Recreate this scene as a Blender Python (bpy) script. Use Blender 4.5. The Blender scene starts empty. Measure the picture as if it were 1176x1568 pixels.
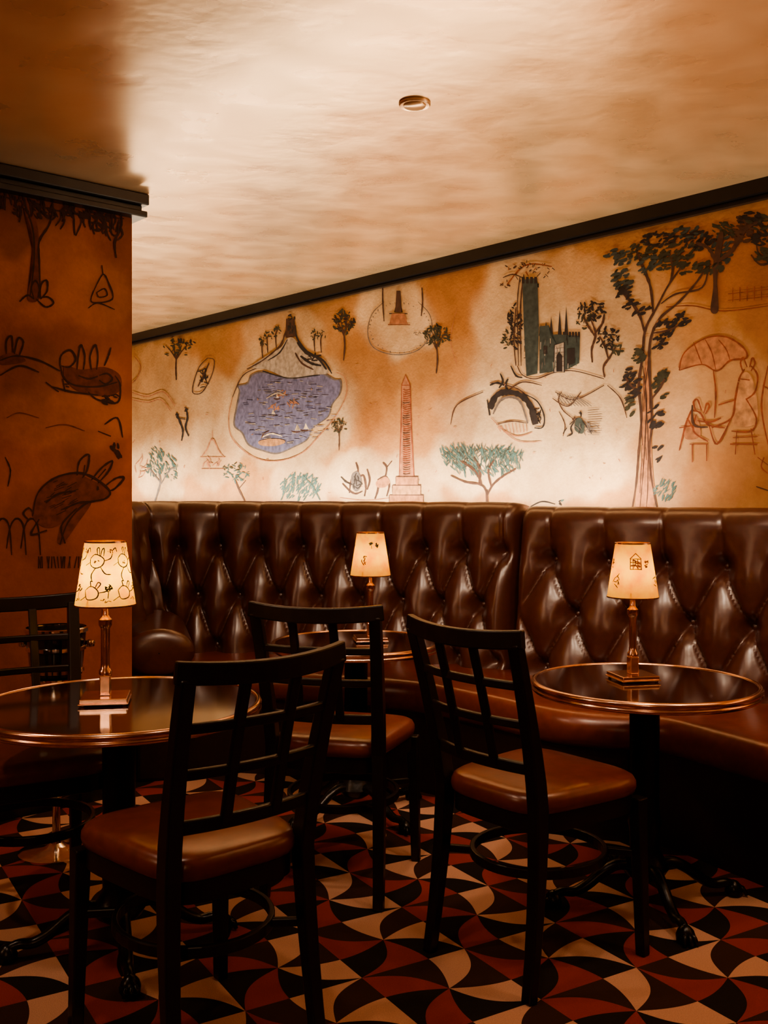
import bpy, bmesh, math, random
from mathutils import Vector, noise, Matrix
random.seed(7)
R=math.radians
# ------------------------------------------------------------------ survey constants
F=1550.0; CX=588.0; HY=754.0; H=1.23; CEIL=2.45
_k=-1363.0/1550.0
_l=math.sqrt(1+_k*_k)
U=Vector((_k/_l,1/_l,0)); V=-U; N=Vector((1/_l,-_k/_l,0))
WALL_N=3.74; PIL_S=-3.80; PIL_N=1.965
def room(s,n,z): return V*s+N*n+Vector((0,0,z))
sc=bpy.context.scene
try:
    sc.view_settings.view_transform='AgX'
    sc.view_settings.look='AgX - Medium High Contrast'
except Exception as e: print(e)

# ------------------------------------------------------------------ materials
def new_mat(name):
    m=bpy.data.materials.new(name); m.use_nodes=True
    nt=m.node_tree; b=nt.nodes['Principled BSDF']; return m,nt,b
def simple(name,col,rough=.5,metal=0,coat=0,bump=0,bscale=40,var=0.15,spec=.5):
    m,nt,b=new_mat(name)
    tc=nt.nodes.new('ShaderNodeTexCoord'); nz=nt.nodes.new('ShaderNodeTexNoise')
    nz.inputs['Scale'].default_value=bscale; nz.inputs['Detail'].default_value=4
    nt.links.new(tc.outputs['Object'],nz.inputs['Vector'])
    cr=nt.nodes.new('ShaderNodeValToRGB'); c=Vector(col)
    cr.color_ramp.elements[0].position=.3; cr.color_ramp.elements[1].position=.7
    cr.color_ramp.elements[0].color=(*(c*(1-var)),1); cr.color_ramp.elements[1].color=(*(c*(1+var)),1)
    nt.links.new(nz.outputs['Fac'],cr.inputs['Fac']); nt.links.new(cr.outputs['Color'],b.inputs['Base Color'])
    b.inputs['Roughness'].default_value=rough; b.inputs['Metallic'].default_value=metal
    b.inputs['Coat Weight'].default_value=coat; b.inputs['Coat Roughness'].default_value=.1
    b.inputs['Specular IOR Level'].default_value=spec
    if bump:
        bp=nt.nodes.new('ShaderNodeBump'); bp.inputs['Strength'].default_value=bump; bp.inputs['Distance'].default_value=.004
        nt.links.new(nz.outputs['Fac'],bp.inputs['Height']); nt.links.new(bp.outputs['Normal'],b.inputs['Normal'])
    return m
M_LEATHER=simple('leather_dark',(.080,.025,.0165),.30,bump=.10,bscale=45,spec=.95)
M_SEAT=simple('leather_seat',(.155,.032,.014),.30,bump=.10,bscale=40,spec=.75)
M_BASE=simple('leather_plinth_shaded',(.022,.009,.006),.42,bump=.2,bscale=50,spec=.4)  # dark base leather, with occlusion shade below the seat put into its colour
M_WOOD=simple('dark_wood',(.012,.007,.006),.33,bump=.1,bscale=30)
M_TRIM=simple('black_trim',(.012,.009,.009),.3,bscale=10)
M_TOP=simple('table_lacquer',(.032,.010,.008),.10,coat=.9,bscale=12)
M_COPPER=simple('copper',(.80,.50,.36),.2,metal=1,bscale=30)
M_IRON=simple('cast_iron',(.02,.017,.016),.28,metal=.6,bscale=50,bump=.2)
M_CHROME=simple('chrome',(.8,.74,.68),.12,metal=1)
M_BLACKGL=simple('black_gloss',(.025,.02,.018),.12,metal=.3,coat=.8)
def ink(name,c): return simple(name,c,.7,bscale=35,var=.35)
INK={'dark':ink('ink_dark',(.028,.020,.020)),'brown':ink('ink_brown',(.085,.038,.025)),
 'red':ink('ink_red',(.27,.07,.03)),'teal':ink('ink_teal',(.07,.135,.13)),'olive':ink('ink_olive',(.05,.048,.028)),
 'lake':ink('ink_lake',(.17,.165,.29)),'cream':ink('ink_cream',(.80,.64,.44)),'stone':ink('ink_stone',(.47,.21,.10)),
 'grey':ink('ink_grey',(.16,.13,.12)),'pink':ink('ink_pink',(.44,.19,.10)),'deep':ink('ink_deep',(.038,.010,.006)),'tan':ink('ink_tan',(.52,.27,.13)),
 'slate':ink('ink_slate',(.050,.066,.062)),'wash':ink('ink_wash',(.44,.36,.29)),'deep2':ink('ink_deep2',(.15,.036,.012)),
 'lake2':ink('ink_lake2',(.27,.26,.38)),'lake3':ink('ink_lake3',(.09,.09,.18))}
INKN=list(INK.keys())

def wall_paint(name,attr=True,base=(.4,.15,.05)):
    m,nt,b=new_mat(name)
    tc=nt.nodes.new('ShaderNodeTexCoord')
    nz=nt.nodes.new('ShaderNodeTexNoise'); nz.inputs['Scale'].default_value=3.5; nz.inputs['Detail'].default_value=10; nz.inputs['Roughness'].default_value=.76
    nt.links.new(tc.outputs['Object'],nz.inputs['Vector'])
    cr=nt.nodes.new('ShaderNodeValToRGB'); cr.color_ramp.elements[0].position=.3; cr.color_ramp.elements[1].position=.68
    cr.color_ramp.elements[0].color=(.64,.54,.44,1); cr.color_ramp.elements[1].color=(1.06,1.04,1.0,1)
    nt.links.new(nz.outputs['Fac'],cr.inputs['Fac'])
    mx=nt.nodes.new('ShaderNodeMix'); mx.data_type='RGBA'; mx.blend_type='MULTIPLY'; mx.inputs['Factor'].default_value=1
    if attr:
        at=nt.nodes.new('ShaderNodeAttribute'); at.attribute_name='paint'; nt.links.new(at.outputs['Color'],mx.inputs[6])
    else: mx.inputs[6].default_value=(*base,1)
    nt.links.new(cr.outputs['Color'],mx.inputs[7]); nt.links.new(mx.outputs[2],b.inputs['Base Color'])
    b.inputs['Roughness'].default_value=.5
    n2=nt.nodes.new('ShaderNodeTexNoise'); n2.inputs['Scale'].default_value=60; n2.inputs['Detail'].default_value=4
    nt.links.new(tc.outputs['Object'],n2.inputs['Vector'])
    bp=nt.nodes.new('ShaderNodeBump'); bp.inputs['Strength'].default_value=.3; bp.inputs['Distance'].default_value=.004
    nt.links.new(n2.outputs['Fac'],bp.inputs['Height']); nt.links.new(bp.outputs['Normal'],b.inputs['Normal'])
    return m
M_WALL=wall_paint('mural_wall_paint'); M_PIL=wall_paint('pillar_paint',True)
M_PLAIN=wall_paint('plain_wall_paint',False,(.30,.11,.04))

def ceiling_mat():
    m,nt,b=new_mat('gold_leaf_ceiling'); L=nt.links
    tc=nt.nodes.new('ShaderNodeTexCoord')
    def nzn(scale,det,ro,dis,sc3=(1,1,1),rot=0):
        mp=nt.nodes.new('ShaderNodeMapping'); mp.inputs['Rotation'].default_value=(0,0,rot); mp.inputs['Scale'].default_value=sc3
        L.new(tc.outputs['Object'],mp.inputs['Vector'])
        n=nt.nodes.new('ShaderNodeTexNoise'); n.inputs['Scale'].default_value=scale; n.inputs['Detail'].default_value=det; n.inputs['Roughness'].default_value=ro; n.inputs['Distortion'].default_value=dis
        L.new(mp.outputs['Vector'],n.inputs['Vector']); return n
    a=nzn(1.1,3,.5,.2); c=nzn(4.5,3,.45,.2,(1,1.2,1),R(-30)); g=nzn(30,3,.5,0)
    mx=nt.nodes.new('ShaderNodeMix'); mx.inputs[0].default_value=.4; L.new(a.outputs['Fac'],mx.inputs[2]); L.new(c.outputs['Fac'],mx.inputs[3])
    cr=nt.nodes.new('ShaderNodeValToRGB'); cr.color_ramp.elements[0].position=.32; cr.color_ramp.elements[1].position=.68
    cr.color_ramp.elements[0].color=(.70,.455,.25,1); cr.color_ramp.elements[1].color=(.84,.60,.37,1)
    L.new(mx.outputs[0],cr.inputs['Fac']); L.new(cr.outputs['Color'],b.inputs['Base Color'])
    rr=nt.nodes.new('ShaderNodeMapRange'); rr.inputs[1].default_value=.3; rr.inputs[2].default_value=.7; rr.inputs[3].default_value=.25; rr.inputs[4].default_value=.34
    L.new(c.outputs['Fac'],rr.inputs[0]); L.new(rr.outputs[0],b.inputs['Roughness'])
    b.inputs['Metallic'].default_value=.65
    bp=nt.nodes.new('ShaderNodeBump'); bp.inputs['Strength'].default_value=.13; bp.inputs['Distance'].default_value=.03
    L.new(c.outputs['Fac'],bp.inputs['Height'])
    bp2=nt.nodes.new('ShaderNodeBump'); bp2.inputs['Strength'].default_value=.10; bp2.inputs['Distance'].default_value=.005
    L.new(g.outputs['Fac'],bp2.inputs['Height']); L.new(bp.outputs['Normal'],bp2.inputs['Normal']); L.new(bp2.outputs['Normal'],b.inputs['Normal'])
    return m
M_CEIL=ceiling_mat()

def carpet_mat():
    m,nt,b=new_mat('patterned_carpet')
    L=nt.links
    def Mt(op,a,b_=None,c=None):
        n=nt.nodes.new('ShaderNodeMath'); n.operation=op
        for i,x in enumerate((a,b_,c)):
            if x is None: continue
            if isinstance(x,(int,float)): n.inputs[i].default_value=x
            else: L.new(x,n.inputs[i])
        return n.outputs[0]
    tc=nt.nodes.new('ShaderNodeTexCoord'); sp=nt.nodes.new('ShaderNodeSeparateXYZ')
    L.new(tc.outputs['Object'],sp.inputs[0])
    X,Y=sp.outputs[0],sp.outputs[1]
    c=.225; th=R(-14); ax,ay=math.cos(th)/c,math.sin(th)/c; bx,by=-math.sin(th)/c,math.cos(th)/c
    u0=Mt('ADD',Mt('MULTIPLY',X,ax),Mt('MULTIPLY',Y,ay)); v0=Mt('ADD',Mt('MULTIPLY',X,bx),Mt('MULTIPLY',Y,by))
    # bowed cell edges: arcs between the lattice nodes
    u=Mt('ADD',u0,Mt('MULTIPLY',Mt('SINE',Mt('MULTIPLY',v0,math.pi)),.15)); v=Mt('ADD',v0,Mt('MULTIPLY',Mt('SINE',Mt('MULTIPLY',u0,math.pi)),.15))
    fu,fv=Mt('SUBTRACT',Mt('FRACT',u),.5),Mt('SUBTRACT',Mt('FRACT',v),.5)
    par=Mt('FLOORED_MODULO',Mt('ADD',Mt('FLOOR',u),Mt('FLOOR',v)),2)
    ang=Mt('ARCTAN2',fv,fu)
    q=Mt('FLOORED_MODULO',Mt('ADD',Mt('FLOOR',Mt('ADD',Mt('DIVIDE',ang,math.pi/2),.5)),Mt('MULTIPLY',par,1)),4)
    def is_(k): return Mt('COMPARE',q,k,.25)
    def mix(f,a,b_):
        n=nt.nodes.new('ShaderNodeMix'); n.data_type='RGBA'; L.new(f,n.inputs[0])
        for i,x in ((6,a),(7,b_)):
            if isinstance(x,tuple): n.inputs[i].default_value=(*x,1)
            else: L.new(x,n.inputs[i])
        return n.outputs[2]
    col=mix(is_(0),(.050,.021,.014),(.60,.33,.22)); col=mix(is_(1),col,(.021,.013,.010)); col=mix(is_(2),col,(.30,.042,.020))
    nz=nt.nodes.new('ShaderNodeTexNoise'); nz.inputs['Scale'].default_value=350; nz.inputs['Detail'].default_value=3
    L.new(tc.outputs['Object'],nz.inputs['Vector'])
    cr=nt.nodes.new('ShaderNodeValToRGB'); cr.color_ramp.elements[0].color=(.6,.6,.6,1); cr.color_ramp.elements[1].color=(1.2,1.2,1.2,1)
    L.new(nz.outputs['Fac'],cr.inputs['Fac'])
    mx=nt.nodes.new('ShaderNodeMix'); mx.data_type='RGBA'; mx.blend_type='MULTIPLY'; mx.inputs[0].default_value=1
    L.new(col,mx.inputs[6]); L.new(cr.outputs['Color'],mx.inputs[7]); L.new(mx.outputs[2],b.inputs['Base Color'])
    b.inputs['Roughness'].default_value=.9; b.inputs['Specular IOR Level'].default_value=.15
    bp=nt.nodes.new('ShaderNodeBump'); bp.inputs['Strength'].default_value=.5; bp.inputs['Distance'].default_value=.004
    L.new(nz.outputs['Fac'],bp.inputs['Height']); L.new(bp.outputs['Normal'],b.inputs['Normal'])
    return m
M_CARPET=carpet_mat()
def shade_mat():
    m,nt,b=new_mat('lamp_shade_parchment')
    nt.nodes.remove(b); out=nt.nodes['Material Output']
    tc=nt.nodes.new('ShaderNodeTexCoord'); nz=nt.nodes.new('ShaderNodeTexNoise'); nz.inputs['Scale'].default_value=16; nz.inputs['Detail'].default_value=5
    nt.links.new(tc.outputs['Object'],nz.inputs['Vector'])
    cr=nt.nodes.new('ShaderNodeValToRGB'); cr.color_ramp.elements[0].position=.38;cr.color_ramp.elements[1].position=.6
    cr.color_ramp.elements[0].color=(.86,.36,.02,1); cr.color_ramp.elements[1].color=(.95,.62,.07,1)
    nt.links.new(nz.outputs['Fac'],cr.inputs['Fac'])
    tr=nt.nodes.new('ShaderNodeBsdfTranslucent'); df=nt.nodes.new('ShaderNodeBsdfDiffuse')
    for n_ in (tr,df): nt.links.new(cr.outputs['Color'],n_.inputs['Color'])
    mx=nt.nodes.new('ShaderNodeMixShader'); mx.inputs[0].default_value=.35
    nt.links.new(tr.outputs[0],mx.inputs[1]); nt.links.new(df.outputs[0],mx.inputs[2])
    nt.links.new(mx.outputs[0],out.inputs['Surface']); return m
M_SHADE=shade_mat()

# ------------------------------------------------------------------ mesh builder
class MB:
    def __init__(s): s.v=[];s.f=[];s.m=[]
    def add(s,vs,fs,mi=0):
        o=len(s.v); s.v+= [tuple(x) for x in vs]; s.f+=[tuple(i+o for i in f) for f in fs]; s.m+=[mi]*len(fs)
    def box(s,c,d,mi=0,M=None):
        x,y,z=(a/2 for a in d); vs=[Vector((sx*x,sy*y,sz*z)) for sx in(-1,1) for sy in(-1,1) for sz in(-1,1)]
        if M: vs=[M@q for q in vs]
        vs=[q+Vector(c) for q in vs]
        s.add(vs,[(0,1,3,2),(4,6,7,5),(0,4,5,1),(2,3,7,6),(0,2,6,4),(1,5,7,3)],mi)
    def lathe(s,prof,seg=40,c=(0,0,0),mi=0,cap=True):
        vs=[];fs=[];n=len(prof)
        for r,z in prof:
            for k in range(seg):
                a=2*math.pi*k/seg; vs.append((c[0]+r*math.cos(a),c[1]+r*math.sin(a),c[2]+z))
        for i in range(n-1):
            for k in range(seg):
                k2=(k+1)%seg; fs.append((i*seg+k,i*seg+k2,(i+1)*seg+k2,(i+1)*seg+k))
        if cap:
            fs.append(tuple(reversed(range(seg)))); fs.append(tuple((n-1)*seg+k for k in range(seg)))
        s.add(vs,fs,mi)
    def sweep(s,pts,w,h,ref=(0,1,0),mi=0,closed=False,rnd=False):
        pts=[Vector(p) for p in pts]; n=len(pts); vs=[];fs=[]
        K=8 if rnd else 4
        for i,p in enumerate(pts):
            if closed: t=(pts[(i+1)%n]-pts[i-1])
            else: t=pts[min(i+1,n-1)]-pts[max(i-1,0)]
            t.normalize(); a=Vector(ref).cross(t); a.normalize(); b=t.cross(a); b.normalize()
            ww=w[i] if isinstance(w,(list,tuple)) else w; hh=h[i] if isinstance(h,(list,tuple)) else h
            if rnd:
                for k in range(K): an=2*math.pi*k/K; vs.append(p+a*math.cos(an)*ww/2+b*math.sin(an)*hh/2)
            else:
                for x,y in((-1,-1),(1,-1),(1,1),(-1,1)): vs.append(p+a*x*ww/2+b*y*hh/2)
        m=n if closed else n-1
        for i in range(m):
            j=(i+1)%n
            for k in range(K): k2=(k+1)%K; fs.append((i*K+k,i*K+k2,j*K+k2,j*K+k))
        if not closed: fs.append(tuple(reversed(range(K)))); fs.append(tuple((n-1)*K+k for k in range(K)))
        s.add(vs,fs,mi)
    def grid(s,P,mi=0):
        n=len(P);m=len(P[0]); vs=[q for r in P for q in r]
        fs=[(i*m+j,i*m+j+1,(i+1)*m+j+1,(i+1)*m+j) for i in range(n-1) for j in range(m-1)]
        s.add(vs,fs,mi)
    def obj(s,name,mats,parent=None,smooth=False,bevel=0,sub=0,angle=None):
        me=bpy.data.meshes.new(name); me.from_pydata(s.v,[],s.f); me.update()
        for m in mats: me.materials.append(m)
        me.polygons.foreach_set('material_index',s.m)
        bm=bmesh.new(); bm.from_mesh(me); bmesh.ops.recalc_face_normals(bm,faces=bm.faces); bm.to_mesh(me); bm.free()
        if smooth:
            me.polygons.foreach_set('use_smooth',[True]*len(me.polygons))
            if angle:
                try: me.set_sharp_from_angle(angle=R(angle))
                except Exception as e: print(e)
        o=bpy.data.objects.new(name,me); sc.collection.objects.link(o)
        if parent: o.parent=parent
        if bevel:
            b=o.modifiers.new('bevel','BEVEL'); b.width=bevel; b.segments=2; b.limit_method='ANGLE'
        if sub:
            b=o.modifiers.new('sub','SUBSURF'); b.levels=sub; b.render_levels=sub
        return o
def empty(name,loc=(0,0,0),rz=0):
    e=bpy.data.objects.new(name,None); e.location=loc; e.rotation_euler=(0,0,rz); e.empty_display_size=.1
    sc.collection.objects.link(e); return e
def cat(pts,n=8,closed=False):
    D=len(pts[0]); out=[]; L=len(pts)
    rng=range(L) if closed else range(L-1)
    for i in rng:
        g=(lambda k: pts[k%L]) if closed else (lambda k: pts[max(0,min(L-1,k))])
        p0,p1,p2,p3=g(i-1),g(i),g(i+1),g(i+2)
        for k in range(n):
            t=k/n; out.append(tuple(.5*((2*p1[d])+(-p0[d]+p2[d])*t+(2*p0[d]-5*p1[d]+4*p2[d]-p3[d])*t*t+(-p0[d]+3*p1[d]-3*p2[d]+p3[d])*t**3) for d in range(D)))
    if not closed: out.append(tuple(pts[-1]))
    return out

# ------------------------------------------------------------------ room shell
S0,S1,N0=-8.6,2.6,-2.9
def slab(name,s0,s1,n0,n1,z0,z1,mat):
    b=MB(); vs=[room(s,n,z) for s in(s0,s1) for n in(n0,n1) for z in(z0,z1)]
    b.add(vs,[(0,1,3,2),(4,6,7,5),(0,4,5,1),(2,3,7,6),(0,2,6,4),(1,5,7,3)]); return b.obj(name,[mat])
slab('floor',S0,S1,N0,WALL_N,-.1,0,M_CARPET)
slab('ceiling',S0,S1,N0,WALL_N+.2,CEIL,CEIL+.1,M_CEIL)
slab('wall_left',S0-.15,S0,N0,WALL_N,0,CEIL,M_PLAIN)
slab('wall_right',S1,S1+.15,N0,WALL_N,0,CEIL,M_PLAIN)
slab('wall_front',S0,S1,N0-.15,N0,0,CEIL,M_PLAIN)

def wall_pt(px,py,off=0.0):
    a=(px-CX)/F; b=-(py-HY)/F; y=(WALL_N-off)/(N.x*a+N.y); return Vector((a*y,y,H+b*y))
def pil_pt(px,py,off=0.0):
    a=(px-CX)/F; b=-(py-HY)/F; y=(PIL_S+off)/(V.x*a+V.y); return Vector((a*y,y,H+b*y))
def to_px(p):
    y=max(p.y,.6); return CX+F*p.x/y, HY-F*(p.z-H)/y
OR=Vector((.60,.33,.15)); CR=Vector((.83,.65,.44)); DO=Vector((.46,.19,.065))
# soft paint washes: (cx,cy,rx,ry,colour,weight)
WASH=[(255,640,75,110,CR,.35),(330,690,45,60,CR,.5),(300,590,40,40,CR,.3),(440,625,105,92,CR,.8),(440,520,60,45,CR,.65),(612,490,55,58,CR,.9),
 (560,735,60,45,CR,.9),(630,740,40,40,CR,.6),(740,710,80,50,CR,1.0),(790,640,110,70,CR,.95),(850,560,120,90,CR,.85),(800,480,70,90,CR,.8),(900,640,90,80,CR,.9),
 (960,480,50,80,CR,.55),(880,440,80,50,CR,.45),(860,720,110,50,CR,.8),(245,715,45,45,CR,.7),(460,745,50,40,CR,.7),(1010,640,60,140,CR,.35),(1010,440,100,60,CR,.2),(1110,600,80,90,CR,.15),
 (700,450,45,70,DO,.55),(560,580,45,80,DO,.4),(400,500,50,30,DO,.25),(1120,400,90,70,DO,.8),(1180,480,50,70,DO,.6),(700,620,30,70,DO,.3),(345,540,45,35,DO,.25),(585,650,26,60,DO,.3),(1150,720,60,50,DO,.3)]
def paint_wall(o,base,washes,noisy=.25,dark=None):
    me=o.data; at=me.color_attributes.new('paint','FLOAT_COLOR','POINT'); buf=[]
    for v in me.vertices:
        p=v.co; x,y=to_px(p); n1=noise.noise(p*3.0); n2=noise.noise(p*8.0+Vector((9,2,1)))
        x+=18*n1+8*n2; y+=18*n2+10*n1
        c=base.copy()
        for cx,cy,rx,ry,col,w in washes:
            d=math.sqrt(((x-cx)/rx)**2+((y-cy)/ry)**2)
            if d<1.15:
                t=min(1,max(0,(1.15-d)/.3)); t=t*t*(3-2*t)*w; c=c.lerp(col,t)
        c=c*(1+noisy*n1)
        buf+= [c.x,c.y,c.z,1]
    at.data.foreach_set('color',buf)
b=MB(); ns=446; nz_=98
P=[[room(S0+(S1-S0)*i/ns,WALL_N,CEIL*j/nz_) for j in range(nz_+1)] for i in range(ns+1)]
b.grid(P)
# give the wall thickness
P2=[[room(S0+(S1-S0)*i,WALL_N+.15,CEIL*j) for j in (0,1)] for i in (0,1)]; b.grid(P2)
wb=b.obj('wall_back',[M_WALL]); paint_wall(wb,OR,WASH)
# trims
slab('trim_crown',S0,S1,WALL_N-.05,WALL_N-.001,CEIL-.055,CEIL,M_TRIM)
slab('trim_picture_rail',S0,S1,WALL_N-.025,WALL_N-.001,CEIL-.075,CEIL-.057,M_TRIM)

# ------------------------------------------------------------------ pillar
pil=empty('mural_pillar')
PS=PIL_S; b=MB(); PN0=.3; PT=.34
P=[[room(PS,PN0+(PIL_N-PN0)*i/80,CEIL*j/90) for j in range(91)] for i in range(81)]; b.grid(P)
for (sa,na,sb,nb) in ((PS,PIL_N,PS-PT,PIL_N),(PS-PT,PIL_N,PS-PT,PN0),(PS-PT,PN0,PS,PN0)):
    b.grid([[room(sa,na,0),room(sa,na,CEIL)],[room(sb,nb,0),room(sb,nb,CEIL)]])
po=b.obj('pillar_body',[M_PIL],pil)
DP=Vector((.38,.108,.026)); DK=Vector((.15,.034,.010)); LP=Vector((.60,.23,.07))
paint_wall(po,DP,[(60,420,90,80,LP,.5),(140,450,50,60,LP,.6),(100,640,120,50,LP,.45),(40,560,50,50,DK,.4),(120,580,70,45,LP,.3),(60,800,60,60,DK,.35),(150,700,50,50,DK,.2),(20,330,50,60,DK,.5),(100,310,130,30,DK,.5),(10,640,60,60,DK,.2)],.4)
b=MB()
def pbox(b,s0,s1,n0,n1,z0,z1,mi=0):
    vs=[room(s,n,z) for s in(s0,s1) for n in(n0,n1) for z in(z0,z1)]
    b.add(vs,[(0,1,3,2),(4,6,7,5),(0,4,5,1),(2,3,7,6),(0,2,6,4),(1,5,7,3)],mi)
pbox(b,PS-PT-.05,PS+.055,PN0-.05,PIL_N+.05,CEIL-.045,CEIL-.001)
pbox(b,PS-PT-.03,PS+.03,PN0-.03,PIL_N+.03,CEIL-.07,CEIL-.045)
pbox(b,PS-PT-.045,PS+.05,PN0-.05,PIL_N+.045,CEIL-.095,CEIL-.07)
b.obj('pillar_molding',[M_TRIM],pil,bevel=.004)
b=MB(); pbox(b,PS-PT-.01,PS+.015,PN0-.015,PIL_N+.005,0,.12); b.obj('pillar_baseboard',[M_TRIM],pil)

# ------------------------------------------------------------------ murals (painted line work laid on the plaster)
class Mural:
    def __init__(s,fn): s.b=MB(); s.fn=fn; s.lay=0
    def off(s): s.lay+=1; return .0015+(s.lay%60)*.00004
    def line(s,pts,w=2.5,c='dark',smooth=True,taper=True):
        if smooth and len(pts)>2: pts=cat(pts,6)
        n=len(pts); o=s.off(); L=[];Rr=[]
        for i,(x,y) in enumerate(pts):
            x0,y0=pts[max(0,i-1)]; x1,y1=pts[min(n-1,i+1)]; dx,dy=x1-x0,y1-y0; l=math.hypot(dx,dy) or 1
            t=i/(n-1); ww=w*(.45+.75*math.sin(math.pi*(.1+.8*t))) if taper else w
            ww*=random.uniform(.75,1.2)
            nx,ny=-dy/l*ww/2,dx/l*ww/2
            L.append(s.fn(x+nx,y+ny,o)); Rr.append(s.fn(x-nx,y-ny,o))
        s.b.grid([L,Rr],INKN.index(c))
    def fill(s,pts,c='dark',smooth=True):
        if smooth: pts=cat(pts,5,True)
        o=s.off(); cx=sum(p[0] for p in pts)/len(pts); cy=sum(p[1] for p in pts)/len(pts)
        vs=[s.fn(cx,cy,o)]+[s.fn(x,y,o) for x,y in pts]; n=len(pts)
        s.b.add(vs,[(0,1+i,1+(i+1)%n) for i in range(n)],INKN.index(c))
    def leaves(s,cx,cy,rx,ry,n,size,c='dark',ang=None,thin=1.0):
        for _ in range(n):
            a=random.uniform(0,6.28); r=math.sqrt(random.random()); x=cx+rx*r*math.cos(a); y=cy+ry*r*math.sin(a)
            th=random.uniform(0,3.14) if ang is None else ang+random.uniform(-.5,.5)
            l=size*random.uniform(.6,1.3); w=l*random.uniform(.28,.5)*thin; o=s.off()
            pts=[]
            for k in range(7):
                q=2*math.pi*k/7; ex,ey=l*math.cos(q),w*math.sin(q); pts.append((x+ex*math.cos(th)-ey*math.sin(th),y+ex*math.sin(th)+ey*math.cos(th)))
            s.b.add([s.fn(px,py,o) for px,py in pts],[tuple(range(7))],INKN.index(c))
    def scrib(s,cx,cy,rx,ry,n,w=1.6,c='dark',ang=None):
        for _ in range(n):
            a=random.uniform(0,6.28); r=math.sqrt(random.random())*.85; x=cx+rx*r*math.cos(a); y=cy+ry*r*math.sin(a)
            th=random.uniform(0,6.28) if ang is None else ang+random.uniform(-.35,.35)
            l=min(rx,ry)*random.uniform(.3,.7); k=random.uniform(-.35,.35)*l
            dx,dy=math.cos(th)*l,math.sin(th)*l
            s.line([(x-dx,y-dy),(x-dy/l*k,y+dx/l*k),(x+dx,y+dy)],w,c)
    def tree(s,x,yb,yt,cw,c='olive',tc='brown',n=26,sz=3.5,w=3):
        h=yb-yt
        s.line([(x,yb),(x+random.uniform(-2,2),yb-h*.3),(x,yb-h*.62)],w,tc)
        for k in (-1,1,-.4,.5):
            s.line([(x,yb-h*.5),(x+k*cw*.35,yb-h*.7),(x+k*cw*.75,yb-h*.86)],w*.6,tc)
        s.leaves(x,yb-h*.78,cw,h*.24,n,sz,c)
        s.leaves(x,yb-h*.9,cw*.6,h*.12,n//3,sz,c)
m=Mural(wall_pt)
# --- far left vignettes
m.tree(270,582,520,22,'olive','brown',26,3.0,2.5); m.leaves(285,524,14,6,12,3,'dark')
m.line([(205,545),(215,560),(210,578),(198,590)],1.4,'pink'); m.line([(200,600),(225,607),(250,600),(268,622)],1.4,'pink'); m.line([(195,610),(225,616),(246,612),(262,630)],1.2,'pink')
m.line([(318,548),(328,552),(324,575),(310,600),(296,602),(296,588),(305,562),(318,548)],1.4,'brown'); m.scrib(311,578,8,18,16,1.5,'dark')
m.line([(320,556),(312,574),(303,592)],2.2,'brown')
m.leaves(271,636,3,4,5,2.6,'dark'); m.leaves(284,628,3,4,5,2.4,'dark')
m.line([(270,632),(275,645),(280,660),(278,675)],2.6,'dark'); m.line([(285,625),(287,640),(284,655),(289,668)],2.6,'dark'); m.line([(272,640),(284,642)],1.8,'dark')
for p in ([(308,700),(316,690),(325,672),(335,690),(343,700)],[(306,700),(345,700)],[(308,718),(342,718)]): m.line(p,1.5,'pink')
m.scrib(325,710,15,9,14,1.2,'pink'); m.line([(325,675),(325,660)],1.2,'pink')
m.line([(237,768),(245,740),(243,722)],2.6,'grey'); m.line([(246,742),(258,722),(268,715)],1.8,'grey'); m.line([(245,738),(232,722),(226,712)],1.8,'grey')
m.leaves(246,712,26,20,80,3.8,'teal',1.2,.6); m.leaves(240,692,10,8,18,3,'teal',1.0,.6); m.leaves(262,722,9,14,18,3.2,'teal',1,.6)
m.line([(375,768),(366,750),(360,735)],2.2,'brown'); m.line([(366,748),(376,736)],1.8,'brown'); m.leaves(361,724,19,15,54,3.2,'teal',None,.6)
m.leaves(356,716,14,7,10,2.6,'olive'); m.scrib(215,715,14,20,8,.9,'pink'); m.scrib(200,660,8,30,6,.9,'pink')
# --- lake
LK=[(368,600),(366,592),(380,588),(386,576),(404,571),(440,580),(470,578),(492,573),(510,582),(520,584),(519,603),(507,620),(501,638),(478,655),(470,672),(448,684),(425,693),(404,689),(382,680),(372,662),(360,650),(364,622)]
m.fill([(438+(x-438)*1.035,630+(y-630)*1.04) for x,y in LK],'grey'); m.fill(LK,'lake')
for _ in range(240):
    x=random.uniform(364,516); y=random.uniform(582,688)
    if ((x-438)/70)**2+((y-630)/54)**2<1: m.line([(x,y),(x+random.uniform(4,12),y+random.uniform(-1.5,1.5))],1.5,random.choice(['lake2','lake2','lake3','grey','wash']))
for x,y,s in ((380,632,8),(373,640,7),(455,658,9),(468,656,8),(418,633,6),(424,608,5)):
    m.fill([(x,y-s),(x+s*.6,y+1),(x-s*.4,y+1)],'cream',False); m.line([(x-s,y+2),(x,y+3.5),(x+s,y+2)],1.8,'brown')
for x,y in ((420,624),(430,604),(448,618)): m.scrib(x,y,9,6,10,1.3,'pink')
m.line([(408,610),(424,602),(438,606)],2,'wash')
m.fill([(396,676),(412,672),(432,673),(436,678),(420,683),(400,682)],'tan'); m.line([(400,670),(415,664),(432,668)],2,'cream'); m.line([(400,672),(404,664),(412,660)],1.4,'brown')
m.line([(356,608),(350,640),(356,672),(388,700),(425,706),(462,694),(488,668),(512,640),(530,605),(528,578),(515,570)],1.3,'pink')
m.line([(356,608),(372,575),(398,562)],1.3,'brown')
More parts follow.
